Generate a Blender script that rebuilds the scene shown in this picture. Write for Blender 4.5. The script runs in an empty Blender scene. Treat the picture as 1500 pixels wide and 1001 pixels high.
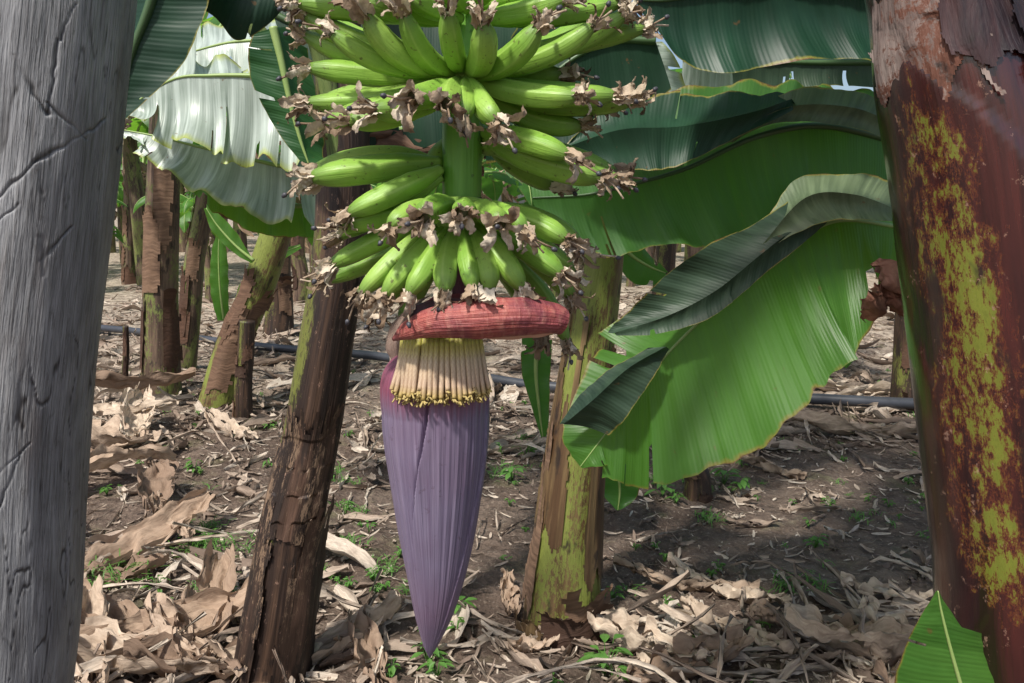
import bpy, math, random
import numpy as np
random.seed(7); rng=np.random.default_rng(7)
pi=math.pi
CAMH=1.3; PITCH=math.radians(10); F=1150.0
# ---------------------------------------------------------------- survey helpers (measured bearings + real distances -> world metres)
def _dir(u,v):
    a=(u-750)/F; b=(500.5-v)/F
    return np.array([a, math.cos(PITCH)+b*math.sin(PITCH), -math.sin(PITCH)+b*math.cos(PITCH)])
def P(u,v,d):
    w=_dir(u,v); return np.array([0,0,CAMH])+w*(d/w[1])
def G(u,v,z=0.0):
    w=_dir(u,v); return np.array([0,0,CAMH])+w*((CAMH-z)/-w[2])
def px(n,d): return n*d/1145.0
# ---------------------------------------------------------------- noise
def _h(ix,iy,seed):
    n=np.sin(ix*127.1+iy*311.7+seed*74.7)*43758.5453
    return n-np.floor(n)
def vn(x,y=0.0,seed=0):
    x=np.asarray(x,float); y=np.asarray(y,float)+0*x
    ix=np.floor(x); iy=np.floor(y); fx=x-ix; fy=y-iy
    fx=fx*fx*(3-2*fx); fy=fy*fy*(3-2*fy)
    a=_h(ix,iy,seed); b=_h(ix+1,iy,seed); c=_h(ix,iy+1,seed); d=_h(ix+1,iy+1,seed)
    return (a*(1-fx)+b*fx)*(1-fy)+(c*(1-fx)+d*fx)*fy-0.5
def fbm(x,y,seed=0,o=4):
    r=0;a=1
    for i in range(o):
        r=r+a*vn(np.asarray(x)*2**i,np.asarray(y)*2**i,seed+i); a*=.5
    return r
def gh(x,y):
    x=np.asarray(x,float); y=np.asarray(y,float)
    return 0.10*vn(x*.6,y*.6,3)+0.05*vn(x*2,y*2,4)+0.025*vn(x*6,y*6,5)
def cr(C,n):
    C=np.asarray(C,float); k=len(C)
    if k==2:
        t=np.linspace(0,1,n)[:,None]; return C[0]*(1-t)+C[1]*t
    E=np.vstack([2*C[0]-C[1],C,2*C[-1]-C[-2]])
    t=np.linspace(0,k-1,n); i=np.minimum(t.astype(int),k-2); f=(t-i)[:,None]
    p0,p1,p2,p3=E[i],E[i+1],E[i+2],E[i+3]
    return .5*((2*p1)+(-p0+p2)*f+(2*p0-5*p1+4*p2-p3)*f*f+(-p0+3*p1-3*p2+p3)*f**3)
def nrm(v): return v/(np.linalg.norm(v,axis=-1,keepdims=True)+1e-12)
# ---------------------------------------------------------------- mesh builder
class MB:
    def __init__(s): s.v=[];s.f=[];s.uv=[];s.m=[];s.n=0
    def grid(s,V,UV,mat=0,close=False,mask=None):
        n,m=V.shape[:2]
        s.v.append(V.reshape(-1,3)); 
        idx=np.arange(n*m).reshape(n,m)+s.n
        a=idx[:-1,:-1];b=idx[1:,:-1];c=idx[1:,1:];d=idx[:-1,1:]
        q=np.stack([a,b,c,d],-1)
        if mask is not None: q=q[mask]
        q=q.reshape(-1,4)
        s.f.append(q); s.n+=n*m
        U=UV.reshape(-1,2); s.uv.append(U); s.m.append(np.full(len(q),mat))
    def tube(s,path,rad,n=None,seg=16,mat=0,ref=None,prof=None,cap=True,arc=None,mask=None,vscale=1.0,voff=0.0):
        path=np.asarray(path,float); n=n or len(path)
        C=cr(path,n); R=cr(np.asarray(rad,float)[:,None],n)[:,0] if len(rad)!=n else np.asarray(rad,float)
        T=nrm(np.gradient(C,axis=0))
        if ref is None:
            ref=np.array([0,0,1.]) if abs(T[0,2])<.8 else np.array([0,-1.,0])
        e=np.asarray(ref,float); E1=np.zeros_like(C)
        for i in range(n):
            e=e-T[i]*np.dot(e,T[i]); e=e/(np.linalg.norm(e)+1e-9); E1[i]=e
        E2=np.cross(T,E1)
        th=np.linspace(-pi,pi,seg+1) if arc is None else np.linspace(arc[0],arc[1],seg+1)
        L=np.concatenate([[0],np.cumsum(np.linalg.norm(np.diff(C,axis=0),axis=1))])
        TH,SS=np.meshgrid(th,np.linspace(0,1,n))
        rr=R[:,None]*np.ones_like(TH)
        if prof is not None: rr=rr*prof(TH,SS)
        V=C[:,None,:]+rr[...,None]*(np.cos(TH)[...,None]*E1[:,None,:]+np.sin(TH)[...,None]*E2[:,None,:])
        UV=np.stack([TH/(2*pi)+.5,np.repeat(L[:,None],seg+1,1)*vscale+voff],-1)
        if cap and arc is None:
            V=np.concatenate([np.repeat(C[:1,None],seg+1,1),V,np.repeat(C[-1:,None],seg+1,1)],0)
            UV=np.concatenate([UV[:1],UV,UV[-1:]],0)
            mask=None
        s.grid(V,UV,mat,mask=mask)
        return C,T
    def obj(s,name,mats,parent=None,smooth=True):
        V=np.concatenate(s.v);Fc=np.concatenate(s.f);U=np.concatenate(s.uv);Mi=np.concatenate(s.m)
        me=bpy.data.meshes.new(name)
        me.vertices.add(len(V)); me.vertices.foreach_set('co',V.astype(np.float32).ravel())
        me.loops.add(len(Fc)*4); me.loops.foreach_set('vertex_index',Fc.astype(np.int32).ravel())
        me.polygons.add(len(Fc)); me.polygons.foreach_set('loop_start',np.arange(0,len(Fc)*4,4,dtype=np.int32))
        me.polygons.foreach_set('loop_total',np.full(len(Fc),4,dtype=np.int32))
        for m in mats: me.materials.append(m)
        me.polygons.foreach_set('material_index',Mi.astype(np.int32))
        me.polygons.foreach_set('use_smooth',np.full(len(Fc),smooth))
        me.update(calc_edges=True)
        uvl=me.uv_layers.new(name='UVMap'); uvl.data.foreach_set('uv',U[Fc.ravel()].astype(np.float32).ravel())
        me.validate()
        o=bpy.data.objects.new(name,me); bpy.context.scene.collection.objects.link(o)
        if parent: o.parent=parent
        return o
def empty(name):
    o=bpy.data.objects.new(name,None); bpy.context.scene.collection.objects.link(o); o.empty_display_size=.1; return o
# ---------------------------------------------------------------- material helper
class M:
    def __init__(s,name):
        s.mat=bpy.data.materials.new(name); s.mat.use_nodes=True; s.t=s.mat.node_tree; s.t.nodes.clear()
        s.out=s.t.nodes.new('ShaderNodeOutputMaterial')
        s.tc=s.t.nodes.new('ShaderNodeTexCoord'); s.uv=s.tc.outputs['UV']; s.ob=s.tc.outputs['Object']
    def set(s,sock,val):
        if isinstance(val,bpy.types.NodeSocket): s.t.links.new(val,sock)
        elif val is not None:
            if sock.type=='RGBA' and len(val)==3: val=(*val,1)
            sock.default_value=val
    def N(s,t,ins={},**pr):
        n=s.t.nodes.new(t)
        for k,v in pr.items(): setattr(n,k,v)
        for k,v in ins.items(): s.set(n.inputs[k],v)
        return n
    def map(s,vec,sc,loc=(0,0,0)): return s.N('ShaderNodeMapping',{'Vector':vec,'Scale':sc,'Location':loc}).outputs[0]
    def noise(s,vec,scale,detail=4,rough=.55,dist=0): return s.N('ShaderNodeTexNoise',{'Vector':vec,'Scale':scale,'Detail':detail,'Roughness':rough,'Distortion':dist}).outputs[0]
    def ramp(s,f,st,interp='LINEAR'):
        n=s.N('ShaderNodeValToRGB',{'Fac':f}); r=n.color_ramp; r.interpolation=interp
        while len(r.elements)<len(st): r.elements.new(.5)
        for e,(p,c) in zip(r.elements,st):
            e.position=p; e.color=(c,c,c,1) if not hasattr(c,'__len__') else (*c,1)
        return n.outputs[0]
    def mix(s,f,a,b,blend='MIX'):
        n=s.t.nodes.new('ShaderNodeMix'); n.data_type='RGBA'; n.blend_type=blend
        s.set(n.inputs[0],f); s.set(n.inputs[6],a); s.set(n.inputs[7],b); return n.outputs[2]
    def math(s,op,a,b=0.0,c=None,clamp=False):
        n=s.t.nodes.new('ShaderNodeMath'); n.operation=op; n.use_clamp=clamp
        s.set(n.inputs[0],a); s.set(n.inputs[1],b)
        if c is not None: s.set(n.inputs[2],c)
        return n.outputs[0]
    def sep(s,v): n=s.N('ShaderNodeSeparateXYZ',{0:v}); return n.outputs
    def bump(s,h,st=.5,dist=.01,nm=None):
        d={'Height':h,'Strength':st,'Distance':dist}
        if nm is not None: d['Normal']=nm
        return s.N('ShaderNodeBump',d).outputs[0]
    def prin(s,col,rough=.6,nm=None,spec=.5,trans=0,tcol=None,sss=0,coat=0):
        b=s.N('ShaderNodeBsdfPrincipled',{'Base Color':col,'Roughness':rough,'Specular IOR Level':spec})
        if coat: b.inputs['Coat Weight'].default_value=coat; b.inputs['Coat Roughness'].default_value=.18
        if nm is not None: s.set(b.inputs['Normal'],nm)
        o=b.outputs[0]
        if trans:
            t=s.N('ShaderNodeBsdfTranslucent',{'Color':tcol if tcol is not None else col})
            if nm is not None: s.set(t.inputs['Normal'],nm)
            x=s.N('ShaderNodeMixShader',{0:trans}); s.t.links.new(o,x.inputs[1]); s.t.links.new(t.outputs[0],x.inputs[2]); o=x.outputs[0]
        s.t.links.new(o,s.out.inputs[0]); return s.mat
def mat_leaf(name,dark,mid,tcol,trans=.4,rough=.42,spec=.45,stripe=.18,edge=(.24,.22,.04),brown=(.14,.075,.03),ew=.955):
    m=M(name); x,y,_=m.sep(m.uv)
    t=m.math('ABSOLUTE',m.math('SUBTRACT',m.math('MULTIPLY',y,2.0),1.0))
    n1=m.noise(m.ob,5,5); n2=m.noise(m.map(m.uv,(60,1.2,1)),1.0,3); n3=m.noise(m.map(m.uv,(9,1.0,1)),1.0,4)
    col=m.mix(m.ramp(n1,[(.35,0),(.68,1)]),dark,mid)
    col=m.mix(m.ramp(n3,[(.38,.45),(.55,0)]),col,tuple(c*.6 for c in dark))
    col=m.mix(m.math('MULTIPLY',m.ramp(n2,[(.42,0),(.62,1)]),stripe),col,tuple(min(1,c*1.6+.01) for c in mid))
    en=m.noise(m.ob,11,5,.7); ef=m.math('ADD',t,m.math('MULTIPLY',m.math('SUBTRACT',en,.56),.20))
    e1=m.ramp(ef,[(ew,0),(.985,.9)]); e2=m.ramp(ef,[(.985,0),(1.0,1)])
    col=m.mix(e1,col,edge); col=m.mix(e2,col,brown)
    sp=m.noise(m.ob,38,3); col=m.mix(m.ramp(sp,[(.70,0),(.74,.7)]),col,brown)
    tc=m.mix(m.ramp(n2,[(.3,0),(.7,1)]),tcol,tuple(c*.65 for c in tcol)); tc=m.mix(e1,tc,edge); tc=m.mix(e2,tc,brown)
    w=m.math('SINE',m.math('MULTIPLY',x,850.0))
    h=m.math('ADD',m.math('MULTIPLY',w,.12),m.math('MULTIPLY',n2,1.0))
    nm=m.bump(h,.32,.003)
    return m.prin(col,rough,nm,spec,trans,tc)
def mat_dry(name,a=(.16,.095,.06),b=(.36,.25,.17),c=(.62,.50,.39),trans=.15,blot=.6):
    m=M(name); g=m.N('ShaderNodeNewGeometry').outputs['Random Per Island']
    col=m.ramp(g,[(0,a),(.3,b),(.7,tuple((p+q)/2 for p,q in zip(b,c))),(1,c)])
    n2=m.noise(m.map(m.uv,(6,70,1)),1,4); n1=m.noise(m.ob,18,5)
    col=m.mix(m.ramp(n2,[(.35,.55),(.65,0)]),col,a)
    col=m.mix(m.ramp(n1,[(.54,0),(.74,blot)]),col,(.10,.065,.045))
    nm=m.bump(m.math('ADD',n2,m.math('MULTIPLY',n1,.7)),.7,.006)
    return m.prin(col,.75,nm,.25,trans,col)
def mat_trunk(name,dark,tan,green,gthr=.5,gpos=None,rough=.55,spec=.4,bs=.7,coat=0,gy=None,extra=None,tr=(.42,.66),peel=0):
    m=M(name); x,y,_=m.sep(m.uv)
    st=m.noise(m.map(m.uv,(14,1.6,1)),1.0,6,.62,.4); big=m.noise(m.map(m.uv,(4,2.2,1),(3,1,0)),1.0,5,.6,.6)
    fine=m.noise(m.map(m.uv,(90,6,1)),1.0,3); spk=m.noise(m.map(m.uv,(60,28,1)),1,7,.85)
    col=m.mix(m.ramp(st,[(tr[0],0),(tr[1],1)]),dark,tan)
    col=m.mix(m.ramp(fine,[(.35,.45),(.6,0)]),col,tuple(c*.45 for c in dark))
    gm=m.math('ADD',m.math('MULTIPLY',big,.5),m.math('MULTIPLY',spk,.6))
    if gpos is not None:
        dd=m.math('ABSOLUTE',m.math('SUBTRACT',x,gpos[0])); gm=m.math('SUBTRACT',gm,m.math('MULTIPLY',m.math('MAXIMUM',m.math('SUBTRACT',dd,gpos[1]),0.0),gpos[2]))
    if gy is not None:
        dd=m.math('ABSOLUTE',m.math('SUBTRACT',y,gy[0])); gm=m.math('SUBTRACT',gm,m.math('MULTIPLY',m.math('MAXIMUM',m.math('SUBTRACT',dd,gy[1]),0.0),gy[2]))
    gf=m.ramp(gm,[(gthr,0),(gthr+.03,1)])
    g2=m.mix(m.ramp(spk,[(.35,0),(.65,1)]),green,tuple(c*.55 for c in green))
    if extra is not None: col=m.mix(m.ramp(gm,[(gthr-.045,0),(gthr,.8)]),col,extra)
    col=m.mix(gf,col,g2)
    blk=m.noise(m.map(m.uv,(9,5,1),(9,4,0)),1,5,.6); col=m.mix(m.ramp(blk,[(.58,0),(.64,.85)]),col,(.02,.014,.012))
    if peel: col=m.mix(m.ramp(m.noise(m.map(m.uv,(30,26,1),(2,9,0)),1,6,.8),[(.61,0),(.64,peel)]),col,(.42,.26,.19))
    nm=m.bump(m.math('ADD',st,m.math('MULTIPLY',fine,.5)),bs,.008)
    return m.prin(col,rough,nm,spec,coat=coat)
# ---- materials
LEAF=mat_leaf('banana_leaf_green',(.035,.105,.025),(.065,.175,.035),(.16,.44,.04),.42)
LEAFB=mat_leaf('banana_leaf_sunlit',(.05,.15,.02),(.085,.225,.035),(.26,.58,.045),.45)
LEAFD=mat_leaf('banana_leaf_shaded',(.010,.035,.02),(.018,.06,.03),(.02,.08,.02),.15,.5,.35,.1)  # shade painted into colour: darkened where front sun would light the folds
LEAFG=mat_leaf('banana_leaf_sky_sheen',(.24,.30,.255),(.42,.48,.44),(.30,.50,.18),.2,.38,.6,.6,(.36,.42,.06),ew=.86)  # pale grey puts the sky reflection into the leaf colour
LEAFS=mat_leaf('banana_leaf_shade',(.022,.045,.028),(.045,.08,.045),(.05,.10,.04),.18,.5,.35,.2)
_m=M('midrib'); RIB=_m.prin(_m.mix(_m.noise(_m.ob,20),(.18,.30,.07),(.33,.42,.15)),.45)
_m=M('midrib_dark'); RIBD=_m.prin((.05,.10,.035),.45)
DRY=mat_dry('dry_leaf')
DRYB=mat_dry('dry_leaf_brown',(.05,.028,.02),(.13,.07,.045),(.27,.17,.11),.1)
LITTER=mat_dry('leaf_litter',(.19,.14,.11),(.41,.32,.25),(.74,.65,.54),.12,.4)
TR_B=mat_trunk('pseudostem_brown',(.030,.018,.014),(.14,.08,.05),(.19,.21,.045),.545,(.37,.12,1.6),.5,tr=(.46,.72),peel=.5)
TR_C=mat_trunk('pseudostem_green',(.09,.05,.025),(.22,.15,.07),(.25,.29,.065),.50,(.55,.22,1.6),.5)
TR_F=mat_trunk('pseudostem_glossy',(.018,.005,.007),(.070,.015,.013),(.22,.25,.035),.56,(.345,.05,2.2),.25,.6,.35,.8,gy=(1.25,.28,.6),extra=(.13,.035,.014),peel=.5)
TR_G=mat_trunk('pseudostem_far',(.065,.04,.028),(.21,.14,.095),(.22,.26,.07),.56,None,.6,peel=.4)
# bananas
m=M('young_banana_skin'); x,y,_=m.sep(m.uv)
n=m.noise(m.ob,16,4); rid=m.math('COSINE',m.math('MULTIPLY',m.math('SUBTRACT',x,.5),10*pi)); isl=m.N('ShaderNodeNewGeometry').outputs['Random Per Island']
c=m.mix(m.ramp(n,[(.3,0),(.7,1)]),(.16,.35,.04),(.28,.47,.07)); c=m.mix(m.math('MULTIPLY',isl,.45),c,(.33,.48,.10))
c=m.mix(m.ramp(rid,[(.80,0),(1,.45)]),c,(.38,.56,.13))
c=m.mix(m.ramp(y,[(.84,0),(.97,.8)]),c,(.12,.22,.04)); c=m.mix(m.ramp(y,[(.0,.5),(.25,0)]),c,(.34,.52,.13))
c=m.mix(m.ramp(m.noise(m.map(m.uv,(4,9,1)),1,6,.8),[(.5,0),(.75,.45)]),c,(.12,.24,.03))
sp=m.noise(m.ob,170,3); c=m.mix(m.ramp(sp,[(.65,0),(.69,.8)]),c,(.10,.10,.03))
nm=m.bump(m.noise(m.map(m.uv,(30,3,1)),1,3),.3,.003)
SKIN=m.prin(c,.42,nm,.4,.08,(.4,.7,.08))
m=M('withered_flower'); g=m.N('ShaderNodeNewGeometry').outputs['Random Per Island']
c=m.ramp(g,[(0,(.19,.125,.08)),(.35,(.40,.30,.205)),(.75,(.60,.50,.38)),(1,(.76,.68,.55))])
x,y,_=m.sep(m.uv); c=m.mix(m.ramp(y,[(.75,0),(1,.7)]),c,(.16,.11,.08))
c=m.mix(m.ramp(m.noise(m.ob,120,3),[(.5,0),(.7,.5)]),c,(.17,.11,.07)); WITH=m.prin(c,.7,m.bump(m.noise(m.ob,260,3),.6,.002),.3,.15,c)
m=M('stigma_black'); STIG=m.prin(m.mix(m.noise(m.ob,300),(.015,.015,.018),(.09,.09,.11)),.5)
m=M('bunch_stalk'); x,y,_=m.sep(m.uv)
c=m.mix(m.noise(m.map(m.uv,(24,6,1)),1,4),(.08,.25,.03),(.20,.42,.06)); c=m.mix(m.ramp(m.noise(m.ob,90,3),[(.62,0),(.66,.6)]),c,(.05,.10,.02))
STALK=m.prin(c,.42,m.bump(m.noise(m.map(m.uv,(30,4,1)),1,3),.4,.003))
m=M('stalk_scar'); SCAR=m.prin(m.mix(m.noise(m.ob,150),(.04,.05,.02),(.14,.15,.06)),.7)
m=M('blossom_purple'); x,y,_=m.sep(m.uv)
st=m.noise(m.map(m.uv,(70,1.5,1)),1,4); fn=m.noise(m.map(m.uv,(260,3,1)),1,2); bl=m.noise(m.ob,9,5)
c=m.mix(m.ramp(st,[(.3,0),(.7,1)]),(.135,.11,.18),(.25,.21,.30)); c=m.mix(m.ramp(bl,[(.4,0),(.75,.55)]),c,(.17,.10,.15))
c=m.mix(m.ramp(m.math('ADD',y,m.math('MULTIPLY',st,.10)),[(.21,.85),(.29,0)]),c,(.23,.05,.085))
c=m.mix(m.ramp(fn,[(.3,.45),(.5,0)]),c,(.08,.04,.09))
c=m.mix(m.ramp(m.noise(m.ob,70,5,.8),[(.60,0),(.66,.5)]),c,(.09,.05,.08))
PURP=m.prin(c,.42,m.bump(m.math('ADD',st,m.math('MULTIPLY',fn,.5)),.6,.003),.5)
m=M('red_bract'); x,y,_=m.sep(m.uv)
st=m.noise(m.map(m.uv,(60,4,1)),1,4); cx=m.noise(m.map(m.uv,(6,160,1)),1,3); n=m.noise(m.ob,30,4)
c=m.mix(m.ramp(st,[(.35,0),(.65,1)]),(.25,.045,.045),(.43,.12,.095)); c=m.mix(m.ramp(n,[(.42,0),(.66,.9)]),c,(.17,.035,.05)); c=m.mix(m.ramp(cx,[(.3,.35),(.5,0)]),c,(.58,.28,.21))
REDB=m.prin(c,.5,m.bump(m.math('ADD',m.math('ADD',st,cx),n),.8,.003))
m=M('bract_inner'); BIN=m.prin(m.mix(m.noise(m.ob,60,4),(.50,.22,.17),(.70,.48,.36)),.6)
m=M('male_florets'); x,y,_=m.sep(m.uv)
c=m.ramp(y,[(0,(.38,.42,.05)),(.22,(.60,.54,.14)),(.42,(.64,.52,.34)),(.8,(.58,.43,.30)),(1,(.45,.34,.09))]); c=m.mix(m.ramp(m.noise(m.map(m.uv,(8,6,1)),3,3),[(.40,0),(.7,.7)]),c,(.32,.19,.13))
FLOR=m.prin(c,.55,None,.4,.1,c)
m=M('pollen_tip'); POL=m.prin(m.mix(m.noise(m.ob,200),(.28,.19,.05),(.52,.42,.17)),.6)
# ---------------------------------------------------------------- leaf builder
def leaf(mb,Mp,Lp,Rp,n=90,m=9,seed=0,ripple=.02,tears=4,mat=0,rib=1,ribr=.010,bulge=.06,freq=9,tmin=.35,rag=.04,split=.03,pleat=.0005):
    r=random.Random(seed)
    Mi=cr(Mp,n);Li=cr(Lp,n);Ri=cr(Rp,n)
    T=nrm(np.gradient(Mi,axis=0)); L=np.concatenate([[0],np.cumsum(np.linalg.norm(np.diff(Mi,axis=0),axis=1))]); s=np.linspace(0,1,n)
    for sd,E in ((-1,Li),(1,Ri)):
        D=E-Mi; W=np.linalg.norm(D,axis=1,keepdims=True); Nn=nrm(np.cross(T,D))*(-sd)
        D=D*(1+rag*2*vn(L*14,seed,seed+1)+rag*1.2*vn(L*45,seed,seed+2))[:,None]
        cuts=sorted(r.randint(4,n-5) for _ in range(tears)); td={c:r.uniform(tmin,.85) for c in cuts}
        lob=np.zeros(n);k=0;cur=r.uniform(-1,1)
        for i in range(n):
            if i in td: cur=r.uniform(-1,1)
            lob[i]=cur
        t=np.linspace(0,1,m+1)
        ph=r.uniform(0,6); rp=ripple*(np.sin(L*freq*2*pi/1.0+ph)*.5+1.6*vn(L*freq*.8,seed,seed+9))
        V=Mi[:,None]+D[:,None]*t[None,:,None]
        off=bulge*W*np.sin(pi*t)[None]+ (rp*np.minimum(1,W[:,0]/.1))[:,None]*(t**1.6)[None]+ (lob*split)[:,None]*(t**2)[None]*np.minimum(1,W/.15)
        off=off+(pleat*np.sin(L*2*pi/.028)+ .004*vn(L*22,seed,seed+4)*min(1,pleat*2000))[:,None]*np.minimum(1,t*4)[None]
        V=V+off[...,None]*Nn[:,None]
        V=V+ (T*(lob*split*.5)[:,None])[:,None]*(t**2)[None,:,None]
        mask=np.ones((n-1,m),bool)
        for c,t0 in td.items():
            mask[c-1 if c>0 else 0, int(t0*m):]=False
        UV=np.stack([np.repeat(L[:,None],m+1,1)+seed*1.37,np.repeat((.5+sd*.5*t)[None],n,0)],-1)
        mb.grid(V,UV,mat,mask=mask)
    if rib is not None:
        mb.tube(Mi,ribr*np.linspace(1,.2,n),seg=8,mat=rib)
def leafP(mb,st,d,**k):
    leaf(mb,[P(a[0],a[1],d+a[2]) for a in st],[P(a[3],a[4],d+a[5]) for a in st],[P(a[6],a[7],d+a[8]) for a in st],**k)
def leafA(mb,base,az,el,length,W,droop=.35,hang=.35,pet=.12,seed=0,**k):
    r=random.Random(seed); p=np.array(base,float); Ms=[];Ls=[];Rs=[]
    K=9; prof=[.02,.04,.55,.9,1,1,.9,.65,.08]
    for i in range(K):
        side=np.array([-math.sin(az),math.cos(az),0]); T=np.array([math.cos(el)*math.cos(az),math.cos(el)*math.sin(az),math.sin(el)])
        up=np.cross(T,side); up=up if up[2]>0 else -up
        w=W*prof[i]; h=hang*(1+.3*i/K)
        Ms.append(p.copy()); Ls.append(p+w*(math.cos(h)*side-math.sin(h)*up)); Rs.append(p+w*(-math.cos(h)*side-math.sin(h)*up))
        p=p+T*length/(K-1); el-=droop*(.4+i/K*1.1); az+=r.uniform(-.06,.06)
    leaf(mb,Ms,Ls,Rs,seed=seed,**k)
# ---------------------------------------------------------------- GROUND
def axis(a,b,step,far):
    c=list(np.arange(a,b,step)); s=step; x=b
    hi=[]
    while x<far: hi.append(x); s*=1.18; x+=s
    return c,hi
xc,xh=axis(-3.6,3.6,.03,260); xs=np.array([-v for v in xh[::-1]]+xc+xh); xs=np.unique(np.round(xs,4))
yc,yh=axis(1.0,7.5,.03,320); lo=[1.0-.15*i*i-.1*i for i in range(1,30)]; ys=np.array(sorted(lo+yc+yh))
X,Y=np.meshgrid(xs,ys,indexing='ij'); Z=gh(X,Y)
nearm=((abs(X)<4)&(Y>.8)&(Y<8)); Z=Z+nearm*(.022*vn(X*17,Y*17,11)+.018*vn(X*38,Y*38,12)+.016*np.maximum(0,vn(X*23,Y*23,14)))
mb=MB(); mb.grid(np.stack([X,Y,Z],-1),np.stack([X,Y],-1))
m=M('soil'); n1=m.noise(m.ob,1.2,6); n2=m.noise(m.ob,14,8,.7); n3=m.noise(m.ob,70,5,.7); vz=m.N('ShaderNodeTexVoronoi',{'Vector':m.ob,'Scale':38.0}).outputs[0]
c=m.mix(m.ramp(n1,[(.35,0),(.65,1)]),(.135,.095,.074),(.245,.185,.145)); c=m.mix(m.ramp(n2,[(.4,.75),(.6,0)]),c,(.075,.052,.040)); c=m.mix(m.ramp(n3,[(.55,0),(.68,.8)]),c,(.37,.30,.235))
c=m.mix(m.ramp(m.noise(m.ob,3.5,6,.65),[(.56,0),(.70,.4)]),c,(.085,.13,.03))
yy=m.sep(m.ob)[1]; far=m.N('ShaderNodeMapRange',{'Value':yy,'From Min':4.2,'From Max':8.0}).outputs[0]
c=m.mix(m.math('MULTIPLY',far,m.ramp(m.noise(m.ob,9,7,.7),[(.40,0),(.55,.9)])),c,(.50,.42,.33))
hh=m.math('ADD',m.math('ADD',n2,m.math('MULTIPLY',n3,.5)),m.math('MULTIPLY',vz,.4))
SOIL=m.prin(c,.9,m.bump(hh,1.0,.03),.2)
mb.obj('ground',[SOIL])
# ---------------------------------------------------------------- LITTER
def piece(mb,x,y,l,w,curl,bend,yaw,roll,pitch,n=7,m=4,crum=.006,mat=0,z=None,lift=0.0,tear=False):
    s=np.linspace(0,1,n)[:,None]; t=np.linspace(-1,1,m+1)[None]
    wp=w*(np.sin(pi*(s*.86+.07))**.6)
    wp=wp*(1+.5*vn(s*5+x*7,y*3,2)+(.4*vn(s*17+x*7,y*3,9) if n>8 else 0))
    a=curl*t; xx=wp*np.sin(a)/max(abs(curl),.01)*np.sign(curl); zz=wp*(1-np.cos(a))/max(abs(curl),.01)
    b=bend*(s-.5); yy=l*np.sin(b)/bend; zb=l*(1-np.cos(b))/bend
    V=np.stack([xx+0*s,yy+0*t,zz+zb],-1)
    cx=vn(s*6+x*31+0*t,t*2.5+y*17,5)+.5*vn(s*14+x*11+0*t,t*6+y*5,6)
    if n>20: cx=cx*.7+.5*(abs(vn(s*9+x*3+t*2,t*5+y*9,15)))*2-.3*abs(vn(s*22+x+t*3,t*9+y,16))
    V[...,2]+=crum*2*cx; V[...,0]+=crum*vn(s*9+y*31+0*t,t*3,8)
    cr_,sr=math.cos(roll),math.sin(roll); Rr=np.array([[cr_,0,sr],[0,1,0],[-sr,0,cr_]])
    cp,sp=math.cos(pitch),math.sin(pitch); Rp=np.array([[1,0,0],[0,cp,-sp],[0,sp,cp]])
    cy,sy=math.cos(yaw),math.sin(yaw); Ry=np.array([[cy,-sy,0],[sy,cy,0],[0,0,1]])
    V=V@(Ry@Rp@Rr).T
    g=gh(x,y) if z is None else z
    V[...,0]+=x; V[...,1]+=y
    if n>6: 
        gg=gh(V[...,0],V[...,1]) if z is None else g
        V[...,2]+= gg-V[...,2].min()*1.0 -.006+lift
    else: V[...,2]+=float(g)-V[...,2].min()+.004+lift
    UV=np.stack([s*l*4+x+0*t,t*w*2+y+0*s],-1)
    mask=None
    if tear:
        mask=np.ones((n-1,m),bool); rr=random.Random(int(x*1000)+int(y*777))
        for _ in range(rr.randint(1,3)):
            j=rr.randint(1,m-1); i0=rr.choice([0,n//2]); mask[i0:i0+rr.randint(n//4,n//2),j]=False
        for _ in range(2):
            i=rr.randint(1,n-3)
            if rr.random()<.5: mask[i:i+2,:m//3]=False
            else: mask[i:i+2,-(m//3):]=False
    mb.grid(V,UV,mat,mask=mask)
def dens(x,y):
    if y<2.35: d=.95
    elif y<3.9: d=.28 if x>-.6 else .45
    elif y<9: d=.9
    else: d=.7
    if y<3 and -.55<x<.3: d*=.55
    return d*(.6+.9*(float(vn(x*1.3,y*1.3,21))+.5))
mb=MB(); R=random.Random(5); cnt=0
while cnt<3400:
    y=1.35+ (R.random()**1.25)*11; x=R.uniform(-1,1)*(y*.72+.5)
    if R.random()>dens(x,y): continue
    cnt+=1; k=R.random()
    if k<.42: l,w=R.uniform(.08,.30),R.uniform(.012,.034)
    elif k<.50 or (y>4 and k<.65): l,w=R.uniform(.2,.45),R.uniform(.035,.065)
    else: l,w=R.uniform(.15,.6),R.uniform(.003,.012)
    if y<3.9 and y>2.5 and x>-.6: l*=.55; w*=.5
    piece(mb,x,y,l,w,R.uniform(.4,2.4)*R.choice([-1,1]),R.uniform(-1.4,1.6) or .3,R.uniform(0,6.3),R.gauss(0,.35),R.gauss(0,.14),n=10,m=5,crum=.012,tear=(w>.02 and R.random()<.5))
cnt=0
while cnt<12000:
    y=1.3+(R.random()**1.5)*7; x=R.uniform(-1,1)*(y*.7+.3)
    if R.random()>dens(x,y)+.25: continue
    cnt+=1
    l=R.uniform(.012,.09); w=R.uniform(.0015,.009)
    piece(mb,x,y,l,w,R.uniform(.3,1.5),R.uniform(.2,1.4),R.uniform(0,6.3),R.gauss(0,.4),R.gauss(0,.15),n=4,m=2,crum=.003)
mb.obj('dry_leaf_litter',[LITTER])
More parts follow.
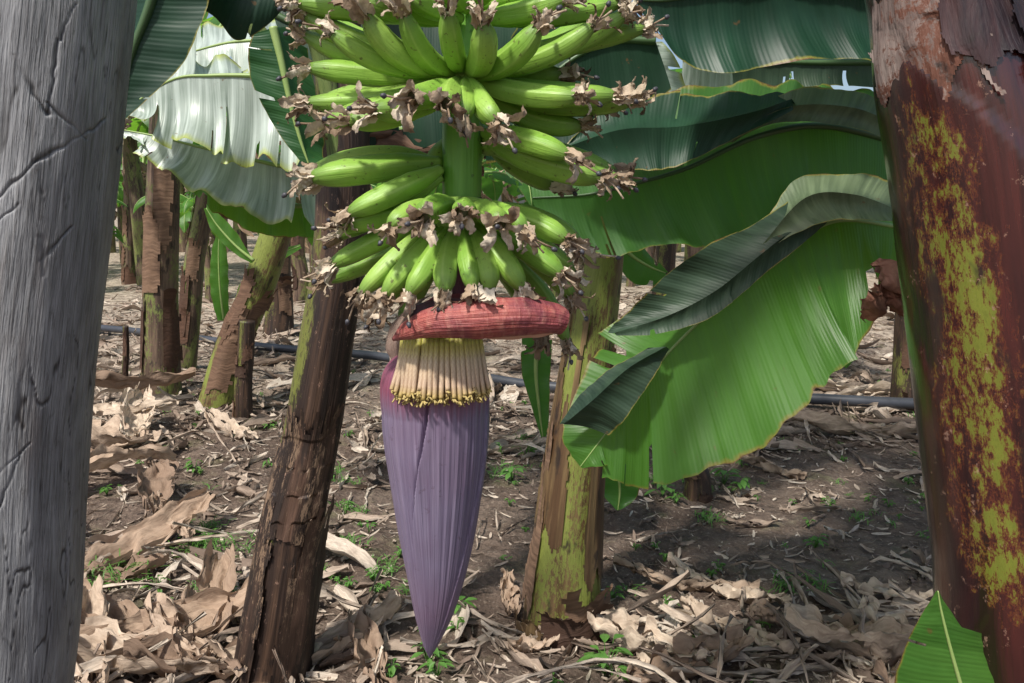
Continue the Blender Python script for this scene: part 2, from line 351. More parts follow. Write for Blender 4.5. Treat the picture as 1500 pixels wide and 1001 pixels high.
# large heaped leaves
mb=MB()
def heap(u,v,l,w,yaw,curl=1.0,bend=.8,lift=0,roll=0.2,pitch=0.1,cr_=.03):
    g=G(u,v); piece(mb,g[0],g[1],l,w*.85,curl*1.25,bend,yaw,roll,pitch,n=40,m=18,crum=cr_,lift=lift,tear=True)
for a in [(150,660,.75,.16,1.2,1.2,1.0,.05),(200,650,.6,.16,.3,-1.3,.9,.08),(165,700,.6,.14,2.3,1.4,-.8,.03),(225,735,.55,.13,.4,1.2,.8,.05),(205,800,.7,.13,-.5,-1.0,.8,.02),(170,640,.7,.12,1.6,1.5,.9,.12),(190,610,.8,.14,1.9,1.3,.9,.14),
          (250,770,.45,.10,.7,1.6,.7,.03),(160,845,.4,.09,-.9,.6,.5,0),(150,930,.6,.12,1.1,1.2,.8,.02),(250,950,.7,.13,-1.1,-1.2,.9,.03),(300,925,.6,.12,.2,1.3,.8,.03),(190,990,.6,.12,1.5,1.0,.7,.02),(320,985,.5,.10,1.9,1.3,.9,.02),(130,975,.5,.10,.5,1.6,.9,.03),(280,975,.5,.08,.9,1.9,.9,.03),
          (480,960,.5,.06,-.9,1.2,.6,0),(540,985,.4,.06,.4,1.2,.8,0),(950,960,.40,.08,1.1,-1.2,.8,.0),(1010,985,.4,.08,-1.2,1.3,.7,.0),(900,940,.35,.07,.6,1.4,.8,.0),(1070,930,.4,.05,.8,1.3,.8,0),(1260,965,.45,.11,1.3,1.2,.7,.02),(1300,990,.4,.11,-.2,-1.2,.8,.0),(1350,960,.4,.09,.7,1.5,.9,.0),
          (1180,930,.35,.045,1.4,1.3,.6,0),(1310,880,.35,.05,1.3,1.2,.6,0),(1000,860,.5,.03,1.3,1.5,.6,0),(1060,870,.45,.03,.9,1.4,.6,0),(800,940,.25,.05,-1.3,1.2,1.2,.0),(745,880,.22,.045,.1,1.2,.9,.01),(1250,640,.8,.11,1.5,1.3,.8,0),(1190,640,.7,.11,1.2,1.2,.7,.04),(1230,580,.9,.10,1.3,1.0,.6,0),(1120,690,.4,.05,.9,1.3,.5,0),(335,640,.5,.1,.9,1.2,.9,0)]:
    heap(*a)
mb.obj('dry_leaf_heap',[mat_dry('dry_leaf_heap_mat',(.23,.155,.11),(.47,.345,.25),(.72,.60,.47),.15,.45)])
# ---------------------------------------------------------------- WEEDS
m=M('weed_green'); WEED=m.prin(m.mix(m.noise(m.ob,40),(.06,.17,.03),(.14,.29,.06)),.5,None,.4,.3,(.2,.5,.05))
mb=MB(); R=random.Random(9)
def weed(x,y,s,kind=0):
    z=float(gh(x,y))+.01
    for i in range(R.randint(7,13)):
        az=R.uniform(0,6.28); 
        if kind: # grass
            l=s*R.uniform(.7,1.6); b=[np.array([x+R.gauss(0,s*.5),y+R.gauss(0,s*.5),z])]; 
            e=R.uniform(.5,1.3); b.append(b[0]+l*.5*np.array([math.cos(az)*math.cos(e),math.sin(az)*math.cos(e),math.sin(e)])); b.append(b[1]+l*.5*np.array([math.cos(az),math.sin(az),.1]))
            sd=np.array([-math.sin(az),math.cos(az),0])*.0018
            V=np.stack([np.array(b)-sd,np.array(b)+sd],1)
        else:
            st=s*R.uniform(.2,.9); h=s*R.uniform(.3,1.2); c0=np.array([x+math.cos(az)*st*.5,y+math.sin(az)*st*.5,z+h*.8]); l=s*R.uniform(.4,.75); w=l*.26
            dr=np.array([math.cos(az),math.sin(az),R.uniform(-.3,.4)]); sd=np.array([-math.sin(az),math.cos(az),0])
            mb.tube([np.array([x,y,z-.01]),c0],[.0015,.001],n=3,seg=4)
            ss=np.linspace(0,1,6); ww=w*np.sin(pi*np.clip(ss,.03,.97))
            mid=c0+dr*l*ss[:,None]+np.array([0,0,-1])*(l*.4*ss**2)[:,None]
            V=np.stack([mid-sd*ww[:,None]+[0,0,.003],mid,mid+sd*ww[:,None]+[0,0,.003]],1)
        n_,m_=V.shape[:2]; mb.grid(V,np.zeros((n_,m_,2)))
for u,v,s in [(672,905,.06),(668,925,.04),(628,968,.06),(640,985,.05),(885,985,.09),(900,995,.06),(540,775,.05),(285,685,.06),(970,725,.08),(1060,705,.09),(990,735,.05),(1085,715,.07),(1030,760,.04),(1195,802,.05),(750,700,.08),(770,660,.08),(735,655,.06),(560,910,.04),(575,990,.04),(395,632,.06),(1110,930,.04),(230,858,.05),(320,860,.03),(1185,770,.03),(545,850,.03),(1370,800,.05),(140,870,.06)]:
    g=G(u,v); weed(g[0],g[1],s)
for u,v,s in [(310,785,.07),(300,800,.07),(330,790,.06),(290,770,.05),(150,840,.09),(125,850,.09),(510,800,.05),(500,690,.05),(1040,760,.05),(320,855,.05),(800,640,.07),(740,690,.06),(950,700,.06),(1130,860,.05),(620,860,.04),(520,740,.05),(560,830,.04),(1200,860,.04),(1280,760,.04)]:
    for j in range(5):
        g=G(u+R.gauss(0,16),v+R.gauss(0,8)); weed(g[0],g[1],s*.8,1)
for j in range(220):
    y=R.uniform(1.9,6); x=R.uniform(-1,1)*y*.65; weed(x,y,R.uniform(.012,.038),R.choice([0,1]))
mb.obj('weeds',[WEED])
# ---------------------------------------------------------------- PIPE
mb=MB(); pts=[]
for u,v in [(-300,462),(140,490),(380,517),(560,538),(770,570),(980,588),(1190,604),(1360,610),(1800,612)]:
    g=G(u,v); pts.append([g[0],g[1],float(gh(g[0],g[1]))+.07])
mb.tube(pts,[.035]*len(pts),n=90,seg=14)
m=M('black_pipe'); mb.obj('irrigation_pipe',[m.prin(m.mix(m.noise(m.ob,9,4),(.02,.022,.028),(.07,.075,.09)),.4)])
# ---------------------------------------------------------------- POST
def seg_d(x,y,a,b):
    ax,ay=a;bx,by=b; dx,dy=bx-ax,by-ay; t=np.clip(((x-ax)*dx+(y-ay)*dy)/(dx*dx+dy*dy),0,1)
    return np.hypot(x-ax-t*dx,y-ay-t*dy)
n=1000;sg=360
C=cr([P(-60,1500,.9),P(0,1001,.9),P(20,600,.9),P(48,300,.9),P(75,0,.9),P(98,-300,.9)],n); th=np.linspace(-pi,pi,sg+1)
TH,SS=np.meshgrid(th,np.arange(n)/n); zz=np.repeat(C[:,2:3],sg+1,1); r0=.084
arcx=TH*r0
gr=fbm(arcx*90+1.2*vn(zz*6,TH,3),zz*7,31,4); r=r0*(1+.014*gr+.03*vn(TH*1.2,zz*2.5,32)+.03*vn(TH*4,zz*9,33))
dk=np.zeros_like(r)
def A(u,v):
    q=P(u,v,.84); i=np.argmin(abs(C[:,2]-q[2])); return (math.asin(max(-.98,min(.98,(q[0]-C[i,0])/r0)))*r0,q[2])
gl=[((38,88),(78,168),.0018),((78,168),(92,60),.0015),((78,150),(110,205),.0015),((0,305),(60,240),.0018),((60,240),(165,168),.0018),((0,345),(40,300),.001),((62,380),(95,330),.0014),((66,400),(64,350),.002),((18,395),(14,425),.003),((0,760),(40,655),.001),((10,690),(45,650),.001),((95,60),(110,0),.001),((80,860),(70,800),.0016)]
wx=arcx+.005*vn(zz*40,TH*3,41)+.003*vn(zz*130,TH*9,42); wz=zz+.005*vn(arcx*130,zz*30,43)
for a,b,w in gl:
    d=seg_d(wx,wz,A(*a),A(*b)); ww=w*(1+1.4*vn(zz*60,TH*5,44)); g=np.exp(-(d/ww)**2)*np.clip(.8+1.2*vn(zz*35,arcx*50,45),.1,1); r-=.0024*g; dk=np.maximum(dk,g*.8)
ck=vn(arcx*55+1.5*vn(zz*9,TH*2,49),zz*4.0,51)+.4*vn(arcx*160,zz*16,52); g=np.exp(-(ck/.014)**2)*np.clip(vn(arcx*12,zz*3,53)*6+.3,0,1); r-=.0012*g; dk=np.maximum(dk,g*.9)
ck=vn(arcx*130,zz*8.0,57); g=np.exp(-(ck/.025)**2)*np.clip(vn(arcx*20,zz*5,58)*6+.5,0,1); r-=.0006*g; dk=np.maximum(dk,g*.65)
V=C[:,None]+r[...,None]*np.stack([np.sin(TH),-np.cos(TH),0*TH],-1)
mb=MB(); mb.grid(V,np.stack([arcx,zz],-1))
m=M('weathered_post'); s1=m.noise(m.map(m.uv,(110,7,1)),1,6,.65,.3); s2=m.noise(m.map(m.uv,(400,18,1)),1,3); b1=m.noise(m.map(m.uv,(18,6,1)),1,5,.6)
at=m.N('ShaderNodeAttribute',attribute_name='crack').outputs['Fac']
c=m.mix(m.ramp(s1,[(.3,0),(.7,1)]),(.12,.12,.125),(.26,.265,.275)); c=m.mix(m.ramp(b1,[(.45,0),(.7,.8)]),c,(.38,.385,.395)); c=m.mix(m.ramp(s2,[(.3,.6),(.46,0)]),c,(.08,.075,.075)); c=m.mix(m.ramp(at,[(.1,0),(.8,.9)]),c,(.04,.037,.036))
c=m.mix(m.ramp(m.noise(m.map(m.uv,(25,3,1),(4,2,0)),1,4),[(.60,0),(.72,.4)]),c,(.16,.12,.10)); c=m.mix(m.ramp(m.noise(m.map(m.uv,(90,20,1),(7,2,0)),1,6,.8),[(.58,0),(.63,.6)]),c,(.09,.085,.085))
o=mb.obj('wooden_post',[m.prin(c,.5,m.bump(m.math('ADD',s1,m.math('MULTIPLY',s2,.6)),.9,.005),.5)])
a=o.data.attributes.new('crack','FLOAT','POINT'); a.data.foreach_set('value',dk.astype(np.float32).ravel())
# ---------------------------------------------------------------- PSEUDOSTEMS
def tprof(seed,amp=.03):
    return lambda TH,SS: 1+amp*vn(TH*1.5+3,SS*3+seed,seed)+amp*.8*vn(TH*5,SS*2,seed+1)+amp*.3*vn(TH*14,SS*4,seed+2)+.02*(((TH*.8+SS*5+seed)%1.9)/1.9)
def sheath(mb,path,rad,s0,s1,a0,a1,seed,mat,off=1.05,flare=.25,n=60,seg=26,lor=.12):
    C=cr(path,400); Rr=cr(np.asarray(rad,float)[:,None],400)[:,0]; i0,i1=int(s0*399),int(s1*399); idx=np.linspace(i0,i1,n).astype(int)
    Cs=C[idx]; rr=Rr[idx]*off
    th=np.linspace(a0,a1,seg+1); TH,SS=np.meshgrid(th,np.linspace(0,1,n))
    k=rr[:,None]*(1+.05*vn(TH*3,SS*4,seed)+.03*vn(TH*9,SS*9,seed+1)+flare*np.clip((SS-.72)/.28,0,1)**2*(.5+1.5*abs(vn(TH*2,0*SS,seed+5)))+ .08*(np.abs(TH-(a0+a1)/2)/(abs(a1-a0)/2))**6)
    V=Cs[:,None]+k[...,None]*np.stack([np.sin(TH),-np.cos(TH),.2*vn(TH*4,SS*6,seed)],-1)
    hi=.86+.5*vn(th*3,seed,seed+2)+.25*vn(th*13,0,seed+3); lo_=.02+lor*2.4*abs(vn(th*2.2,1,seed+4))+lor*.35*abs(vn(th*11,1,seed+6))
    sm=np.linspace(0,1,n)[:-1,None]; mask=(sm<hi[None,:-1])&(sm>lo_[None,:-1])
    edge=.05+.2*abs(vn(np.linspace(0,1,n)*9,0,seed+7)); tt=np.linspace(0,1,seg+1)[None,:-1]; mask&=(tt>edge[:-1,None]*.6)&(tt<1-edge[:-1,None])
    mb.grid(V,np.stack([TH/(2*pi)+.5+seed*.13,SS*(s1-s0)*2+seed],-1),mat,mask=mask)
def crown(mb,base,n,seed,mats=(1,2),L=1.7,W=.27,el=(.7,1.25),az0=0,azr=2*pi,dr=.28,nn=60,mm=6,tears=9):
    r=random.Random(seed)
    for i in range(n):
        az=az0+azr*(i+r.uniform(-.3,.3))/n
        leafA(mb,np.array(base)+[0,0,-.12*r.random()],az,r.uniform(*el),L*r.uniform(.8,1.15),W*r.uniform(.8,1.1),droop=dr*r.uniform(.8,1.3),hang=r.uniform(.15,.6),seed=seed*50+i,n=nn,m=mm,tears=tears,mat=mats[0],rib=mats[1],ribr=.022,ripple=.015,freq=5,split=.07)
# right foreground stem
fr=empty('banana_plant')
path=[P(1600,1650,1.12),P(1522,1001,1.1),P(1500,800,1.1),P(1478,600,1.1),P(1455,400,1.1),P(1432,220,1.1),P(1408,100,1.1),P(1385,0,1.1),P(1350,-150,1.1),P(1320,-420,1.1)]
path[0][2]=-.05
rad=[px(x,1.1) for x in (165,136,128,124,120,118,112,98,85,70)]
mb=MB(); mb.tube(path,rad,n=200,seg=96,ref=[0,-1,0],prof=tprof(3,.02)); 
sheath(mb,path,rad,.60,.93,-1.7,-.1,61,1,1.04,.06,120,60,.16); sheath(mb,path,rad,.58,.97,.0,1.7,62,2,1.05,.06,120,60,.2); sheath(mb,path,rad,.64,.99,-.7,.5,64,2,1.07,.05,110,60,.18)
sheath(mb,path,rad,.50,.58,.5,.85,65,3,1.02,.1,30,12); sheath(mb,path,rad,.40,.72,.5,1.9,66,4,1.02,.04,80,30,.3)
mb.obj('pseudostem',[TR_F,mat_trunk('peeled_sheath',(.16,.11,.095),(.40,.32,.28),(.20,.08,.05),.56,None,.65),mat_trunk('purple_sheath',(.022,.014,.018),(.085,.038,.036),(.34,.25,.20),.60,None,.5),DRY,mat_trunk('maroon_sheath',(.020,.005,.008),(.06,.015,.014),(.18,.20,.035),.64,None,.28,.6,.35,.8,peel=.5)],fr)
top=path[-1]
mb=MB(); leafP(mb,[(1330,335,.1,1325,290,.25,1335,400,-.05),(1220,325,.05,1212,268,.22,1275,500,-.08),(1130,385,0,1118,325,.2,1205,570,-.1),(1060,440,0,1005,398,.15,1125,645,-.1),(990,505,0,905,482,.12,1035,685,-.08),(945,560,0,868,525,.1,950,708,-.05),(895,625,0,826,622,.03,900,692,-.03),(850,684,0,838,668,0,856,692,0)],1.5,n=220,m=16,seed=3,ripple=.018,tears=7,mat=0,rib=1,ribr=.005,bulge=.05,freq=6,rag=.04,split=.045,tmin=.5)
mb.obj('leaf_lower',[LEAFB,RIB],fr)
mb=MB(); leafP(mb,[(1215,322,-.01,1195,262,.05,1215,330,0),(1160,340,-.02,1120,320,.0,1160,372,-.02),(1112,375,-.03,1050,352,-.02,1108,412,-.03),(1050,425,-.03,980,402,-.03,1045,462,-.03),(980,462,-.03,930,450,-.02,975,488,-.03),(900,488,-.02,896,484,0,903,492,-.02)],1.48,n=120,m=8,seed=5,ripple=.010,tears=2,mat=0,rib=None,bulge=.12,split=.02)
leafP(mb,[(975,508,-.02,955,505,0,980,512,0),(920,540,-.03,905,530,0,955,555,-.02),(870,585,-.03,862,565,0,915,610,-.02),(826,622,0,824,618,0,890,636,0)],1.47,n=70,m=7,seed=6,ripple=.006,tears=0,mat=0,rib=None,bulge=.1)
leafP(mb,[(1322,310,.02,1322,280,.1,1322,325,0),(1250,285,0,1250,262,.1,1250,322,0),(1180,290,0,1170,270,.08,1200,328,0),(1115,360,0,1112,340,.05,1118,372,0)],1.46,n=60,m=6,seed=8,ripple=.004,tears=0,mat=1,rib=None,bulge=.15)
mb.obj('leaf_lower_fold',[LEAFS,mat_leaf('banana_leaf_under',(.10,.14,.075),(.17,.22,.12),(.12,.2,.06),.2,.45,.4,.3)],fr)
mb=MB(); leafP(mb,[(1340,215,.1,1330,150,.3,1335,310,0),(1210,185,.05,1205,138,.3,1240,350,0),(1110,200,0,1130,136,.25,1150,375,0),(1010,245,0,1010,141,.22,1050,372,0),(935,268,0,905,152,.2,965,360,0),(860,285,0,840,200,.1,880,378,0),(780,290,0,775,250,.05,785,330,0)],1.8,n=200,m=14,seed=11,ripple=.018,tears=6,mat=0,rib=1,ribr=.009,bulge=.05,rag=.03,split=.04)
mb.obj('leaf_middle',[LEAF,RIBD],fr)
mb=MB(); leafP(mb,[(1160,145,0,1165,138,.1,1165,160,-.02),(1100,165,-.02,1110,133,.1,1075,205,-.02),(1000,185,-.02,1010,137,.1,990,245,-.03),(910,190,-.02,900,152,.05,930,252,-.02),(830,215,0,835,205,0,850,240,0)],1.72,n=120,m=10,seed=12,ripple=.01,tears=1,mat=0,rib=None,bulge=.1)
leafP(mb,[(1325,190,0,1325,165,.1,1325,215,0),(1250,158,0,1250,142,.1,1240,185,0),(1150,158,0,1160,138,.1,1140,180,0),(1065,205,0,1075,190,.1,1060,212,0)],1.71,n=60,m=6,seed=13,ripple=.004,tears=0,mat=1,rib=None,bulge=.15)
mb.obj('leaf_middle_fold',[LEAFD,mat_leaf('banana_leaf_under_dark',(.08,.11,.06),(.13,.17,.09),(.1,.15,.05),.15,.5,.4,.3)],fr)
mb=MB(); leafP(mb,[(1330,0,0,1330,-120,.2,1315,100,0),(1190,-25,0,1190,-150,.2,1220,88,0),(1100,-20,0,1090,-140,.2,1110,100,0),(1030,-10,0,1010,-110,.2,1045,112,0),(975,0,0,960,-70,.1,985,88,0),(930,0,0,930,-20,0,955,45,0)],1.45,n=140,m=10,seed=15,ripple=.014,tears=1,mat=0,rib=1,rag=.015,bulge=.10)
mb.obj('leaf_upper',[mat_leaf('banana_leaf_teal',(.010,.042,.024),(.018,.065,.036),(.02,.10,.03),.15,.45,.4,.12),RIBD],fr)
mb=MB(); leafP(mb,[(1340,90,0,1340,70,.1,1320,135,0),(1220,92,0,1220,75,.1,1210,128,0),(1130,92,0,1120,70,.1,1130,135,0),(1072,100,0,1072,80,0,1078,138,0)],2.1,n=80,m=6,seed=16,ripple=.01,tears=3,mat=0,rib=1)
mb.obj('leaf_back',[LEAFS,RIBD],fr)
mb=MB(); leafP(mb,[(905,20,0,900,0,.1,930,60,0),(930,60,0,900,70,.1,970,60,0),(950,110,0,905,120,.1,1005,125,0),(960,160,0,925,165,.1,1000,165,0)],3.0,n=60,m=6,seed=18,ripple=.015,tears=2); leafP(mb,[(1110,60,0,1110,30,.1,1110,140,0),(1060,70,0,1060,30,.1,1060,145,0),(1000,90,0,1000,60,0,1000,140,0)],3.3,n=50,m=6,seed=19,ripple=.015,tears=2)  # pale leaves over bright spots; sky light is in their colour
mb.obj('leaf_sky_sheen',[LEAFG,RIB],fr)
mb=MB(); crown(mb,top,4,4,mats=(0,1),L=1.9,W=.3,el=(.7,1.2),az0=-.4,azr=2.0); mb.obj('shade_crown_leaves',[LEAF,RIB],fr)  # crown out of view, added for dappled shade, trimmed to let sun in
mb=MB()
for i,(u,v) in enumerate([(1300,400),(1310,430),(1290,440)]):
    q=P(u,v,1.35); piece(mb,q[0],q[1],.09,.03,1.8,1.2,.8+i,.9,.8,n=14,m=8,crum=.012,z=q[2]-.04)
mb.obj('dry_sheath_tatter',[mat_dry('dry_tatter',(.2,.08,.05),(.34,.16,.11),(.45,.26,.18))],fr)
mb=MB(); leafP(mb,[(1440,1120,0,1330,1120,.05,1500,1120,.1),(1415,1030,0,1308,1020,.05,1480,1040,.1),(1395,960,0,1325,945,.03,1460,970,.1),(1380,900,0,1348,898,.02,1420,920,.05),(1374,866,0,1370,866,0,1380,868,0)],.98,n=70,m=9,seed=17,ripple=.006,tears=1,rag=.015,ribr=.004)
mb.obj('sucker_leaf',[mat_leaf('sucker_leaf_mat',(.05,.15,.025),(.10,.25,.04),(.2,.55,.05),.35),RIB],fr)
# left-middle stem
pb=empty('banana_plant')
g=G(375,1060); path=[g-[0,0,.1],P(392,1001,2.0),P(412,880,2.0),P(430,760,2.0),P(455,640,2.0),P(478,500,2.0),P(494,400,2.0),P(503,280,2.0),P(500,150,2.0),P(490,0,2.0),P(480,-200,2.0)]
rad=[px(x,2.0) for x in (62,56,52,46,40,38,37,38,36,32,28)]
mb=MB(); mb.tube(path,rad,n=160,seg=64,ref=[0,-1,0],prof=tprof(7,.06))
sheath(mb,path,rad,.02,.36,-1.7,-.2,71,1,1.08,.12); sheath(mb,path,rad,.34,.62,.2,1.8,72,1,1.07,.1); sheath(mb,path,rad,.05,.33,.2,1.9,73,1,1.12,.2); sheath(mb,path,rad,.28,.44,-1.5,1.4,75,1,1.10,.3,70,50)
mb.obj('pseudostem',[TR_B,mat_trunk('dead_sheath',(.022,.014,.011),(.14,.078,.052),(.30,.20,.13),.60,None,.55,tr=(.46,.72),peel=.6),TR_B],pb)
mb=MB(); mb.tube([P(488,320,1.98),P(470,210,1.97),P(430,120,1.95),P(365,30,1.92),P(300,-60,1.9)],[.022,.026,.022,.02,.016],n=40,seg=16); mb.tube([P(500,320,1.96),P(480,120,1.94),P(440,0,1.9),P(400,-100,1.9)],[.02,.024,.02,.018],n=30,seg=12); mb.obj('petioles',[mat_trunk('petiole_green',(.10,.16,.045),(.17,.25,.07),(.24,.32,.10),.5,None,.45)],pb)
mb=MB(); crown(mb,path[-1],4,8,mats=(0,1),L=1.8,W=.28,az0=.5,azr=2.6); mb.obj('shade_crown_leaves',[LEAF,RIB],pb)  # unseen crown added as shading canopy, leaves kept to the far side
mb=MB()
leafP(mb,[(250,-110,0,170,-110,0,330,-110,0),(222,0,0,150,0,.05,304,0,0),(196,70,0,130,70,.05,277,78,0),(178,130,0,120,130,.05,232,132,0),(162,192,0,150,185,0,168,190,0)],1.3,n=80,m=9,seed=21,ripple=.01,tears=1,rag=.015)
leafP(mb,[(250,-40,0,260,-110,0,262,-5,0),(320,-25,0,320,-100,0,318,22,0),(370,-15,0,370,-90,0,352,58,0),(400,-15,0,400,-70,0,392,38,0),(440,-20,0,440,-60,0,425,5,0)],1.35,n=80,m=7,seed=22,ripple=.008,tears=1,rag=.015)
mb.obj('leaves_near',[LEAFD,RIBD],pb)
mb=MB()
leafP(mb,[(400,40,0,372,50,0,450,40,.05),(412,90,0,364,85,0,462,110,.05),(425,150,0,376,135,0,470,180,.05),(440,205,0,405,190,0,475,225,.05),(452,240,0,440,235,0,470,245,0)],1.85,n=80,m=8,seed=23,ripple=.012,tears=2)
mb.obj('leaf_hanging',[mat_leaf('banana_leaf_deep',(.02,.075,.025),(.035,.12,.03),(.05,.2,.03),.3),RIB],pb)
mb=MB()
leafP(mb,[(450,120,0,450,70,.3,440,240,-.1),(385,112,0,390,68,.3,375,232,-.1),(310,111,0,310,66,.3,300,216,-.1),(250,118,0,255,70,.3,232,200,-.1),(178,165,0,180,150,.1,182,182,0)],2.7,n=160,m=12,seed=24,ripple=.05,tears=6,freq=8,split=.08,bulge=.12,rag=.07)
leafP(mb,[(480,262,0,470,245,.1,470,345,-.05),(430,248,0,430,240,.2,430,328,-.1),(360,232,0,365,224,.2,345,300,-.1),(290,215,0,290,208,.2,268,262,-.1),(230,200,0,230,194,.1,215,225,-.05),(178,190,0,178,186,0,180,200,0)],2.9,n=160,m=11,seed=25,ripple=.05,tears=6,freq=8,split=.08,bulge=.12,rag=.07)
leafP(mb,[(430,60,0,430,20,.3,430,95,0),(340,62,0,340,20,.3,340,108,-.1),(250,85,0,250,40,.2,245,112,0)],3.4,n=60,m=7,seed=26,ripple=.03,tears=3)
mb.obj('leaves_sky_sheen',[LEAFG,RIB],pb)  # grey sky sheen here comes from the painted leaf colour
mb=MB()
leafP(mb,[(470,300,0,470,280,.1,470,350,0),(410,300,0,410,280,.1,405,342,0),(340,270,0,340,255,.1,335,318,0),(280,245,0,280,235,0,275,276,0)],2.95,n=90,m=7,seed=27,ripple=.04,tears=4,freq=8,split=.06,rag=.07)
mb.obj('leaf_sunlit_edge',[LEAFB,RIB],pb)
# centre stem
pc=empty('banana_plant')
g=G(822,905); path=[g-[0,0,.06],P(825,870,g[1]),P(832,780,g[1]),P(842,680,g[1]),P(856,560,g[1]),P(872,450,g[1]),P(883,370,g[1]),P(888,250,g[1]),P(890,100,g[1]),P(890,-120,g[1])]
dC=g[1]; rad=[px(x,dC) for x in (62,58,50,45,38,34,30,30,28,24)]
mb=MB(); mb.tube(path,rad,n=150,seg=64,ref=[0,-1,0],prof=tprof(12,.05))
sheath(mb,path,rad,.0,.17,-.2,1.9,81,1,1.25,.5); sheath(mb,path,rad,.0,.14,-.6,.9,82,1,1.32,.5); sheath(mb,path,rad,.06,.40,-1.8,-.9,83,1,1.06,.2); sheath(mb,path,rad,.2,.55,-1.7,-.2,84,0,1.05,.1); sheath(mb,path,rad,.0,.10,-1.8,-.4,86,0,1.2,.2); sheath(mb,path,rad,.12,.5,.3,1.8,87,0,1.06,.1)
mb.obj('pseudostem',[TR_C,DRYB],pc)
mb=MB(); crown(mb,path[-1],4,13,mats=(0,1),L=1.8,W=.28,az0=.4,azr=2.6);  # overhead crown is unseen, added to shade; no leaves towards the camera
leafP(mb,[(905,640,.1,880,640,.1,925,650,.1),(905,680,0,878,680,0,938,690,0),(908,720,0,880,722,0,935,728,0),(905,748,0,898,746,0,915,746,0)],2.9,n=50,m=7,seed=31,tears=1)
leafP(mb,[(790,480,0,765,480,0,810,480,0),(785,540,0,765,545,0,806,540,0),(790,600,0,780,600,0,805,605,0),(795,640,0,793,640,0,800,640,0)],2.7,n=50,m=7,seed=32,tears=1)
leafP(mb,[(880,330,0,860,300,0,900,340,0),(920,370,0,915,330,0,915,400,0),(950,390,0,950,370,0,945,420,0),(975,400,0,975,398,0,975,405,0)],2.8,n=50,m=7,seed=33,tears=1)
mb.obj('leaves',[LEAF,RIB],pc)
mb=MB()
leafP(mb,[(960,60,0,940,20,0,990,130,0),(900,60,0,880,0,0,930,190,0),(850,80,0,820,0,0,850,250,0),(800,120,0,760,40,0,790,270,0),(740,200,0,730,160,0,740,250,0)],2.0,n=90,m=8,seed=34,tears=2)
leafP(mb,[(400,20,0,400,-80,.1,420,80,0),(480,60,0,480,-60,.1,500,200,0),(560,90,0,560,-60,.1,580,260,0),(650,110,0,650,-60,.1,660,260,0),(760,120,0,760,-40,0,760,230,0)],2.15,n=90,m=8,seed=35,tears=3)
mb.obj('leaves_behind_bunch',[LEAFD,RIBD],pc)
mb=MB()
for (u,v,l,w,ya,ro) in [(560,220,.5,.07,1.3,.9),(620,205,.45,.05,1.7,1.1),(600,240,.4,.05,1.5,1.0)]:
    q=P(u,v,2.15); piece(mb,q[0],q[1],l,w,1.4,.8,ya,ro,.1,n=20,m=8,crum=.02,z=q[2]-.05)
mb.obj('dry_leaf',[DRYB],pc)
# ---------------------------------------------------------------- mid & far stems
def stem(u0,v0,u1,v1,r,name='banana_plant',seed=1,mat=TR_G,leaves=6,topz=2.3,d=None,L=1.5,nn=34):
    g=G(u0,v0); t=P(u1,v1,g[1]); e=empty(name); R=random.Random(seed)
    ax=t-g; k=(topz-0)/max(ax[2],.05); tp=g+ax*min(k,2.0) if leaves else t
    pth=[g-[0,0,.08],g+ax*.33+[R.uniform(-.02,.02),0,0],g+ax*.66+[R.uniform(-.02,.02),0,0],t]
    if leaves: pth.append(tp)
    rr=[r*1.25,r*1.05,r,r*.92]+([r*.75] if leaves else [])
    mb=MB(); mb.tube(pth,rr,n=60,seg=28,ref=[0,-1,0],prof=tprof(seed,.08))
    for j in range(4): 
        s0=R.uniform(0,.6); a=R.uniform(-1.8,.6); sheath(mb,pth,rr,s0,min(1,s0+R.uniform(.15,.35)),a,a+R.uniform(.8,1.6),seed*7+j,1,1.10,.3,24,10)
    mb.obj('pseudostem',[mat,DRYB],e)
    if leaves:
        mb=MB(); crown(mb,tp,leaves,seed+40,mats=(0,1),L=L,W=.25,nn=nn,mm=5,tears=8,el=(.6,1.25),dr=.28); mb.obj('leaves',[LEAFB if seed%2 else LEAF,RIB],e)
        mb=MB()
        for j in range(3):
            az=R.uniform(0,6.28); leafA(mb,tp-[0,0,.1],az,-.3,R.uniform(.7,1.2),.10,droop=.35,hang=1.1,seed=seed*9+j,n=30,m=5,tears=6,rib=0,ribr=.01,ripple=.03,split=.06)
        mb.obj('dead_leaves',[DRY],e)
stem(235,585,240,240,.105,seed=41,topz=2.1,leaves=4); stem(266,545,302,285,.075,seed=42,topz=2.0,leaves=3); stem(312,600,415,315,.10,seed=43,mat=TR_C,leaves=3,topz=2.0)
stem(355,612,362,470,.05,seed=44,leaves=0,mat=TR_B,name='banana_stump'); stem(190,415,190,300,.10,seed=45,topz=2.1,leaves=6); stem(406,490,408,370,.13,seed=46,topz=2.1,mat=TR_B,leaves=6)
stem(1330,600,1335,440,.09,seed=47,topz=2.3,mat=TR_B); stem(1022,722,1020,665,.055,seed=48,leaves=0,mat=TR_B,name='banana_stump'); stem(215,400,212,310,.12,seed=49,topz=2.0,leaves=6)
stem(965,560,975,380,.08,seed=50,mat=TR_B,topz=2.2,leaves=4); stem(186,585,184,478,.02,seed=51,leaves=0,name='dead_stake',mat=TR_B); stem(440,440,436,330,.1,seed=52,topz=2.1,leaves=5); stem(735,400,720,300,.12,seed=53,topz=2.2,leaves=5)
